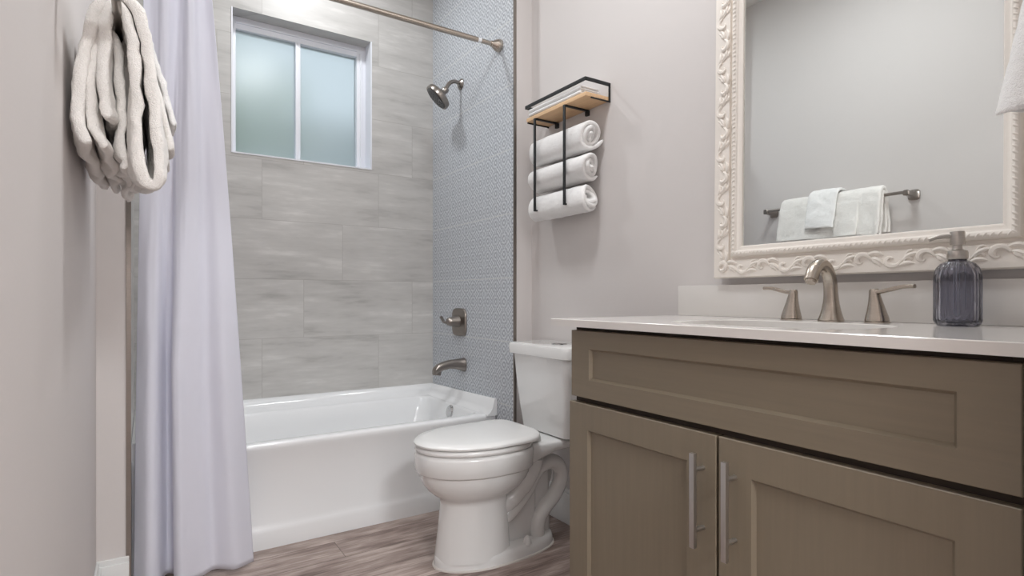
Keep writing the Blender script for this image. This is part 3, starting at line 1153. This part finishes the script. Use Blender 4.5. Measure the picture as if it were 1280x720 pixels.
# soap dispenser
SPX, SPY = 1.436, 0.482
so = thing('soap_dispenser', 'ribbed smoke-blue glass soap dispenser with steel pump', 'soap dispenser', (SPX, SPY, CZ1))
T = Matrix.Translation((SPX, SPY, CZ1 + 0.0003))
rib = lambda t, h: 1 + (0.030 * math.cos(22 * t) if 0.010 < h < 0.136 else 0)
prof_o = [(0.030, 0.0), (0.036, 0.001), (0.0395, 0.006), (0.0405, 0.012), (0.0405, 0.04), (0.0405, 0.07), (0.0405, 0.098), (0.0395, 0.110), (0.036, 0.122), (0.029, 0.131), (0.021, 0.136), (0.0160, 0.138), (0.0160, 0.143)]
prof_i = [(0.0130, 0.143), (0.0130, 0.137), (0.018, 0.131), (0.026, 0.126), (0.033, 0.117), (0.0362, 0.107), (0.0368, 0.09), (0.0368, 0.014), (0.034, 0.009), (0.001, 0.008)]
bm = bmesh.new()
rings = []
for r, h in [(0.001, 0.0025), (0.026, 0.0025)] + prof_o + prof_i:
    outer = (r, h) in prof_o
    rings.append([T @ Vector((r * (rib(t, h) if outer else 1) * math.cos(t), r * (rib(t, h) if outer else 1) * math.sin(t), h)) for t in [2 * PI * k / 144 for k in range(144)]])
loft(bm, rings)
bmesh.ops.recalc_face_normals(bm, faces=bm.faces[:])
obj('bottle', bm, 'bottle', so, ang=60)
bm = lathe(bmesh.new(), [(0.001, 0.140), (0.0175, 0.1405), (0.0185, 0.143), (0.0185, 0.154), (0.0172, 0.158), (0.0095, 0.161), (0.0085, 0.163), (0.0085, 0.172), (0.001, 0.172)], T, 32)
obj('collar', bm, 'pump', so)
bm = lathe(bmesh.new(), [(0.001, 0.170), (0.0125, 0.170), (0.0132, 0.172), (0.0132, 0.197), (0.0126, 0.199), (0.001, 0.199)], T, 32)
ndir = Vector((-0.55, 0.83, 0)).normalized()
q = Vector((SPX, SPY, CZ1))
tube(bm, catmull([q + Vector((0, 0, .190)), q + ndir * 0.02 + Vector((0, 0, .190)), q + ndir * 0.036 + Vector((0, 0, .188)), q + ndir * 0.050 + Vector((0, 0, .183))], 4), [0.0045] * 8 + [0.0038] * 5, 12)
obj('pump_head', bm, 'pump', so)
bm = tube(bmesh.new(), [q + Vector((0, 0, .020)), q + Vector((0, 0, .150))], 0.0035, 10)
obj('dip_tube', bm, 'white_plastic_and_glare', so)

# ------------------------------------------------------------------ mirror
MY0, MY1, MZ0, MZ1 = 0.332, 1.143, 1.040, 2.140
TILT = math.radians(0.8)
mir = thing('mirror', 'large mirror in a cream carved frame above the faucet', 'mirror', (XR - 0.001, (MY0 + MY1) / 2, MZ0))
prof = [(0, 0), (0, .018), (.003, .023), (.010, .024), (.030, .022), (.050, .022), (.0535, .021), (.055, .014), (.063, .014), (.0645, .024), (.068, .029), (.073, .031), (.078, .029), (.081, .024), (.084, .0215), (.090, .0205), (.096, .016), (.097, .006), (.097, 0)]
bm = bmesh.new()
corner = []
for (cy, cz, sy, sz) in ((MY0, MZ0, 1, 1), (MY1, MZ0, -1, 1), (MY1, MZ1, -1, -1), (MY0, MZ1, 1, -1)):
    corner.append([Vector((XR - 0.001 - h, cy + sy * d, cz + sz * d)) for d, h in prof])
loft(bm, corner + [corner[0]], False, False, closed=False)


def strip_pt(side, a, d, h):
    """point on a frame side: a along it from its start, d in from the outer edge, h off the wall"""
    x = XR - 0.001 - h
    if side == 'b': return Vector((x, MY1 - a, MZ0 + d))
    if side == 't': return Vector((x, MY1 - a, MZ1 - d))
    if side == 'l': return Vector((x, MY1 - d, MZ0 + a))
    return Vector((x, MY0 + d, MZ0 + a))


def curl(side, a0, d0, sc, fl, mirror_d, r=0.0042):
    pts, rr = [], []
    for k in range(22):
        t = k / 21
        ang = fl * (0.2 + 5.0 * t)
        rad_ = sc * (1.0 - 0.86 * t)
        pts.append(strip_pt(side, a0 + rad_ * math.cos(ang), d0 + mirror_d * rad_ * math.sin(ang), 0.0225))
        rr.append(r * (0.55 + 0.9 * math.sin(PI * min(1, t * 1.15 + 0.05))))
    t_ = bmesh.new()
    tube(t_, pts, rr, 7)
    merge(bm, t_)


def leafy(side, a0, d0, a1, d1, r=0.0054):
    pts, rr = [], []
    for k in range(8):
        t = k / 7
        pts.append(strip_pt(side, a0 + (a1 - a0) * t, d0 + (d1 - d0) * t + 0.006 * math.sin(PI * t), 0.0225))
        rr.append(r * math.sin(PI * (0.08 + 0.88 * t)) + 0.0006)
    t_ = bmesh.new()
    tube(t_, pts, rr, 7)
    merge(bm, t_)


for side, Ln in (('b', MY1 - MY0), ('t', MY1 - MY0), ('l', MZ1 - MZ0), ('r', MZ1 - MZ0)):
    per = 0.0676 if side in 'bt' else 0.0688
    k = 0
    a = 0.034
    while a < Ln - 0.03:
        md = 1 if k % 2 == 0 else -1
        curl(side, a, 0.031, 0.0205, 1, md, 0.0052)
        leafy(side, a + 0.014, 0.029 + md * 0.016, a + per - 0.018, 0.031 + md * 0.012)
        leafy(side, a + 0.020, 0.030 + md * 0.006, a + per - 0.012, 0.030 - md * 0.014)
        curl(side, a + per * 0.5, 0.031 + md * 0.004, 0.0105, 1, -md, 0.0036)
        leafy(side, a + 0.028, 0.031 - md * 0.006, a + per - 0.022, 0.031 - md * 0.019, 0.0036)
        a += per
        k += 1
    # rope beads on the inner moulding
    a = 0.076
    j = 0
    while a < Ln - 0.074:
        c0 = strip_pt(side, a - 0.0035, 0.0685, 0.0285)
        c1 = strip_pt(side, a + 0.0035, 0.0780, 0.0295)
        t_ = bmesh.new()
        tube(t_, [c0, c0.lerp(c1, 0.25), c0.lerp(c1, 0.75), c1], [0.0012, 0.0034, 0.0034, 0.0012], 6)
        merge(bm, t_)
        a += 0.0125 if j % 4 != 3 else 0.017
        j += 1
bmesh.ops.recalc_face_normals(bm, faces=bm.faces[:])
fr = obj('frame', bm, 'bag', mir, ang=40)
fr['label'] = 'cream frame carved with scrolls and a rope moulding'
g0, g1, h0, h1 = MY0 + 0.0965, MY1 - 0.0965, MZ0 + 0.0965, MZ1 - 0.0965
rg = lambda i, x: [Vector((x, g0 + i, h0 + i)), Vector((x, g1 - i, h0 + i)), Vector((x, g1 - i, h1 - i)), Vector((x, g0 + i, h1 - i))]
bm = bmesh.new()
loft(bm, [rg(0, XR - 0.003), rg(0, XR - 0.0119), rg(0.004, XR - 0.0120)])
bmesh.ops.recalc_face_normals(bm, faces=bm.faces[:])
obj('mirror_glass', bm, 'mirror', mir, smooth=False)
mir.location.x -= math.sin(TILT) * (MZ1 - MZ0) + 0.0005
mir.rotation_euler = (0, TILT, 0)

# ------------------------------------------------------------------ wall shelf with rolled towels
SY0, SY1, SXF = 1.653, 2.060, 1.414
rack = thing('towel_rack', 'black metal towel rack with wooden shelf on the wall', 'towel rack', (XR, 1.857, 1.315))
ZB = 1.757
obj('shelf_board', B(SXF + 0.004, XR - 0.002, SY0 + 0.003, SY1 - 0.003, ZB, ZB + 0.016, 0.002), 'pine', rack)['label'] = 'light pine shelf board'
bm = bmesh.new()
zr0, zr1 = 1.814, 1.828
w = 0.004
box(bm, SXF - 0.002, SXF + 0.003, SY0, SY1, zr0, zr1, 0.0006)
box(bm, SXF + 0.003, XR - 0.004, SY0 - 0.001, SY0 + 0.003, zr0, zr1, 0.0006)
box(bm, SXF + 0.003, SXF + 0.050, SY1 - 0.003, SY1 + 0.001, zr0, zr1, 0.0006)
box(bm, XR - 0.009, XR - 0.0005, SY0 - 0.001, SY0 + 0.003, ZB - 0.006, zr1, 0.0006)
box(bm, XR - 0.009, XR - 0.0005, SY1 - 0.003, SY1 + 0.001, ZB - 0.006, zr1, 0.0006)
box(bm, SXF + 0.050, XR - 0.004, SY1 - 0.003, SY1 + 0.001, zr0, zr1, 0.0006)
box(bm, SXF + 0.030, XR - 0.009, SY0, SY0 + 0.006, ZB - 0.005, ZB - 0.0003, 0.0006)
box(bm, SXF + 0.010, XR - 0.009, SY1 - 0.006, SY1, ZB - 0.005, ZB - 0.0003, 0.0006)
obj('guard_rail', bm, 'black', rack)
for yy in (1.785, 1.990):
    bm = bmesh.new()
    box(bm, 1.4125, 1.4180, yy - 0.0065, yy + 0.0065, 1.354, ZB - 0.0005, 0.0006)
    box(bm, 1.4155, XR - 0.001, yy - 0.0065, yy + 0.0065, ZB - 0.006, ZB - 0.0005, 0.0006)
    box(bm, 1.4170, 1.434, yy - 0.0065, yy + 0.0065, 1.354, 1.3595, 0.0006)
    box(bm, XR - 0.012, XR - 0.0005, yy - 0.009, yy + 0.009, ZB - 0.024, ZB - 0.004, 0.001)
    obj('holder_bracket', bm, 'black', rack)


def roll(zc, seed, rad0, sq, lab, y0, y1):
    rn = random.Random(seed)
    a_off = -0.45 - 2.55 * 2 * PI + rn.uniform(-0.3, 0.3)
    xc = 1.4790
    def path(w):
        pts = []
        turns = 2.55
        m = 84
        for i in range(m):
            t = i / (m - 1)
            th = a_off + turns * 2 * PI * t
            r = 0.009 + (rad0 - 0.0105 - 0.009) * t ** 0.92
            r *= 1 + 0.07 * math.sin(2 * th + seed) * t + 0.045 * math.sin(3 * th + seed * 2)
            px, pz = r * math.cos(th) * 0.94, r * math.sin(th) * sq
            px = px if px > -0.045 else -0.045 + (px + 0.045) * 0.35
            px += 0.002 * math.sin(w * 23 + seed)
            pts.append(Vector((px, pz)))
        return pts
    def to3(p, w, s):
        bul = 0.004 * math.sin((w - y0) / (y1 - y0) * PI)
        k = 1 + bul * 4
        near = 0.016 * math.sin(6.28 * s * 3 + seed) * max(0, 1 - (w - y0) / 0.06)
        v = Vector((xc + p.x * k, w + near, zc + p.y * k))
        v += Vector((0, 0, 0.0025 * noise.noise(v * 28 + Vector((seed, 0, 0)))))
        return v
    bm = ribbon(bmesh.new(), path, 0.0165, y0, y1, 26, to3)
    o = obj('rolled_towel', bm, 'terry', ang=80)
    return tag(o, lab, 'towel', 'rolled towels in the wall rack')


roll(1.378, 1.0, 0.0655, 1.0, 'white rolled towel at the bottom of the wall rack', 1.700, 2.056)
roll(1.503, 2.3, 0.063, 0.95, 'white rolled towel in the middle of the wall rack', 1.690, 2.060)
roll(1.625, 4.1, 0.0645, 0.96, 'white rolled towel on top of the rolled stack', 1.690, 2.062)


def folded(w):
    return catmull([Vector((1.520, 1.7790)), Vector((1.46, 1.7785)), Vector((1.428, 1.7790)), Vector((1.4215, 1.7830)), Vector((1.428, 1.7870)), Vector((1.47, 1.7878)), Vector((1.512, 1.7880)),
                    Vector((1.518, 1.7915)), Vector((1.512, 1.7950)), Vector((1.47, 1.7960)), Vector((1.430, 1.7962)), Vector((1.4215, 1.8005)), Vector((1.430, 1.8050)), Vector((1.47, 1.8055)), Vector((1.515, 1.8050))], 4)


bm = ribbon(bmesh.new(), folded, 0.0082, 1.690, 2.040, 24, lambda p, w, s: Vector((p.x + 0.002 * math.sin(w * 15), w, p.y + 0.0012 * noise.noise(Vector((p.x * 30, w * 25, 0))) * (1 if s > .8 else 0))))
tag(obj('folded_washcloth', bm, 'terry', ang=80), 'white folded cloth lying on the pine rack shelf', 'washcloth')

# ------------------------------------------------------------------ towel bar with towels on the left wall
BX, BZ = -0.045, 1.535
tb = thing('towel_bar', 'brushed nickel towel bar reflected in the mirror', 'towel bar', (XL, 1.595, 1.49))
obj('bar', tube(bmesh.new(), [(BX, 1.230, BZ), (BX, 1.985, BZ)], 0.008, 14), 'dnickel', tb)
for yy in (1.240, 1.975):
    bm = bmesh.new()
    loft(bm, [[Vector((x, yy + a * s, BZ - 0.004 + b * s)) for a, b in [(math.copysign(abs(math.cos(t)) ** .5, math.cos(t)), math.copysign(abs(math.sin(t)) ** .5, math.sin(t))) for t in [2 * PI * k / 24 for k in range(24)]]]
              for x, s in ((XL, .026), (XL + .008, .026), (XL + .014, .020), (XL + .03, .014), (BX - .01, .013), (BX + .008, .014), (BX + .012, .010))])
    bmesh.ops.recalc_face_normals(bm, faces=bm.faces[:])
    obj('post', bm, 'dnickel', tb)

# bath towel, folded lengthwise then hung: back layers, over the bar, front layers joined by a fold at the bottom
bath_pts = [(-.094, 1.268), (-.104, 1.300), (-.106, 1.35), (-.096, 1.44), (-.080, 1.525), (-.062, 1.566), (-.042, 1.575), (-.018, 1.562), (-.002, 1.52),
            (.008, 1.43), (.018, 1.33), (.024, 1.25), (.018, 1.212), (.004, 1.200), (-.010, 1.212), (-.015, 1.27), (-.014, 1.38), (-.018, 1.47), (-.028, 1.530), (-.040, 1.5515), (-.056, 1.545), (-.064, 1.51), (-.066, 1.43), (-.062, 1.36), (-.056, 1.325)]


def bath(w):
    k = (w - 1.335) / 0.565
    o = []
    for i, (x, z) in enumerate(bath_pts):
        lowness = max(0.0, (1.50 - z) / 0.3)
        dx = lowness * (0.006 * math.sin(w * 21 + i * 0.4) + 0.004 * math.sin(w * 47 + i))
        dz = lowness * 0.010 * math.sin(w * 9 + 1.0 + (0 if i > 8 else 2))
        if 8 < i < 17:
            dz += 0.095 * k * lowness
        if i < 4:
            dz -= 0.006 * k * lowness
            dx += 0.010 * k * lowness
        o.append(Vector((x + dx, z + dz)))
    return catmull(o, 5)


def bath3(p, w, s):
    v = Vector((p.x, w, p.y))
    n1 = noise.noise(v * 26)
    n2 = noise.noise(v * 70 + Vector((3, 3, 3)))
    return v + Vector((0.004 * n1 + 0.0032 * n2, 0.006 * noise.noise(v * 18 + Vector((9, 0, 0))), 0.003 * n1))


def layer(pts, y0, ph):
    def fn(w):
        o = []
        for i, (x, z) in enumerate(pts):
            low = max(0.0, (1.50 - z) / 0.3)
            o.append(Vector((x + low * (0.007 * math.sin(w * 26 + ph + i * 0.5) + 0.004 * math.sin(w * 55 + ph)), z + low * 0.012 * math.sin(w * 15 + ph))))
        return catmull(o, 5)
    return fn


bm = ribbon(bmesh.new(), bath, 0.0205, 1.335, 1.860, 44, bath3)
ribbon(bm, layer([(-.058, 1.262), (-.066, 1.278), (-.080, 1.31), (-.086, 1.38), (-.078, 1.47), (-.066, 1.515)], 0, 0.6), 0.017, 1.345, 1.855, 30, bath3)
ribbon(bm, layer([(-.040, 1.250), (-.034, 1.268), (-.046, 1.29), (-.040, 1.35), (-.044, 1.44), (-.050, 1.52)], 0, 2.2), 0.016, 1.385, 1.855, 30, bath3)
ribbon(bm, layer([(-.018, 1.262), (-.024, 1.28), (-.016, 1.31), (-.026, 1.36), (-.030, 1.45), (-.034, 1.52)], 0, 4.0), 0.016, 1.42, 1.855, 30, bath3)
ribbon(bm, layer([(.046, 1.305), (.041, 1.33), (.032, 1.38), (.016, 1.46), (.000, 1.53)], 0, 1.1), 0.014, 1.43, 1.858, 30, bath3)
tag(obj('bath_towel', bm, 'terry_cream', ang=85), 'cream terry bath towel folded over the towel bar', 'towel')

hand_pts = [(-.1195, 1.40), (-.1185, 1.48), (-.104, 1.545), (-.078, 1.590), (-.042, 1.600), (-.004, 1.588), (.018, 1.545), (.036, 1.48), (.050, 1.425), (.058, 1.385)]


def hand(w):
    return catmull([Vector((x + 0.002 * math.sin(w * 31 + i), z + 0.003 * math.sin(w * 20))) for i, (x, z) in enumerate(hand_pts)], 5)


bm = ribbon(bmesh.new(), hand, 0.0130, 1.535, 1.685, 16, bath3)
tag(obj('hand_towel', bm, 'terry', ang=85), 'small white hand towel draped over the bath towel', 'towel')

# towel hung on a hook on the near wall beside the mirror, only its corner reaches into view
hook = thing('towel_hook', 'nickel towel hook on the near wall beside the vanity', 'towel hook', (1.20, YN, 1.60))
bm = lathe(bmesh.new(), [(0.001, 0), (0.020, 0), (0.020, 0.004), (0.010, 0.008), (0.001, 0.008)], axis_mat((1.20, YN, 1.625), (0, 1, 0)), 24)
tube(bm, catmull([(1.20, YN + 0.004, 1.625), (1.20, YN + 0.030, 1.612), (1.20, YN + 0.050, 1.622), (1.20, YN + 0.054, 1.640)], 5), 0.006, 12)
obj('hook', bm, 'dnickel', hook)


def hung(w):
    f = min(1.0, max(0.0, (1.615 - w) / 0.33))
    g = f ** 1.35
    xl = 1.185 - 0.112 * g
    xr = 1.215 + 0.17 * g
    pts = [(xr, .250), (1.20 + .05 * g, .252 + .004 * g), (xl + .02, .256), (xl + .002, .266 + .008 * g), (xl - .002, .276 + .022 * g), (xl + .012 * g + .004, .284 + .030 * g), (xl + .028, .280 + .028 * g),
           (1.205, .272 + .024 * g), (1.215 + .045 * g, .286 + .034 * g), (xr - .012, .288 + .022 * g)]
    return catmull([Vector(p) for p in pts], 5)


def hung3(p, w, s):
    z = w - 0.030 * math.sin(PI * min(1, max(0, s * 1.15))) * (1 if w < 1.3 else max(0, 1 - (w - 1.3) / 0.2))
    v = Vector((p.x, p.y, z))
    return v + Vector((0.002, 0.002, 0.002)) * noise.noise(v * 40)


bm = ribbon(bmesh.new(), hung, 0.0110, 1.615, 1.285, 26, hung3)
tag(obj('face_towel', bm, 'terry', ang=85), 'white towel corner hanging in front of the mirror frame', 'towel')
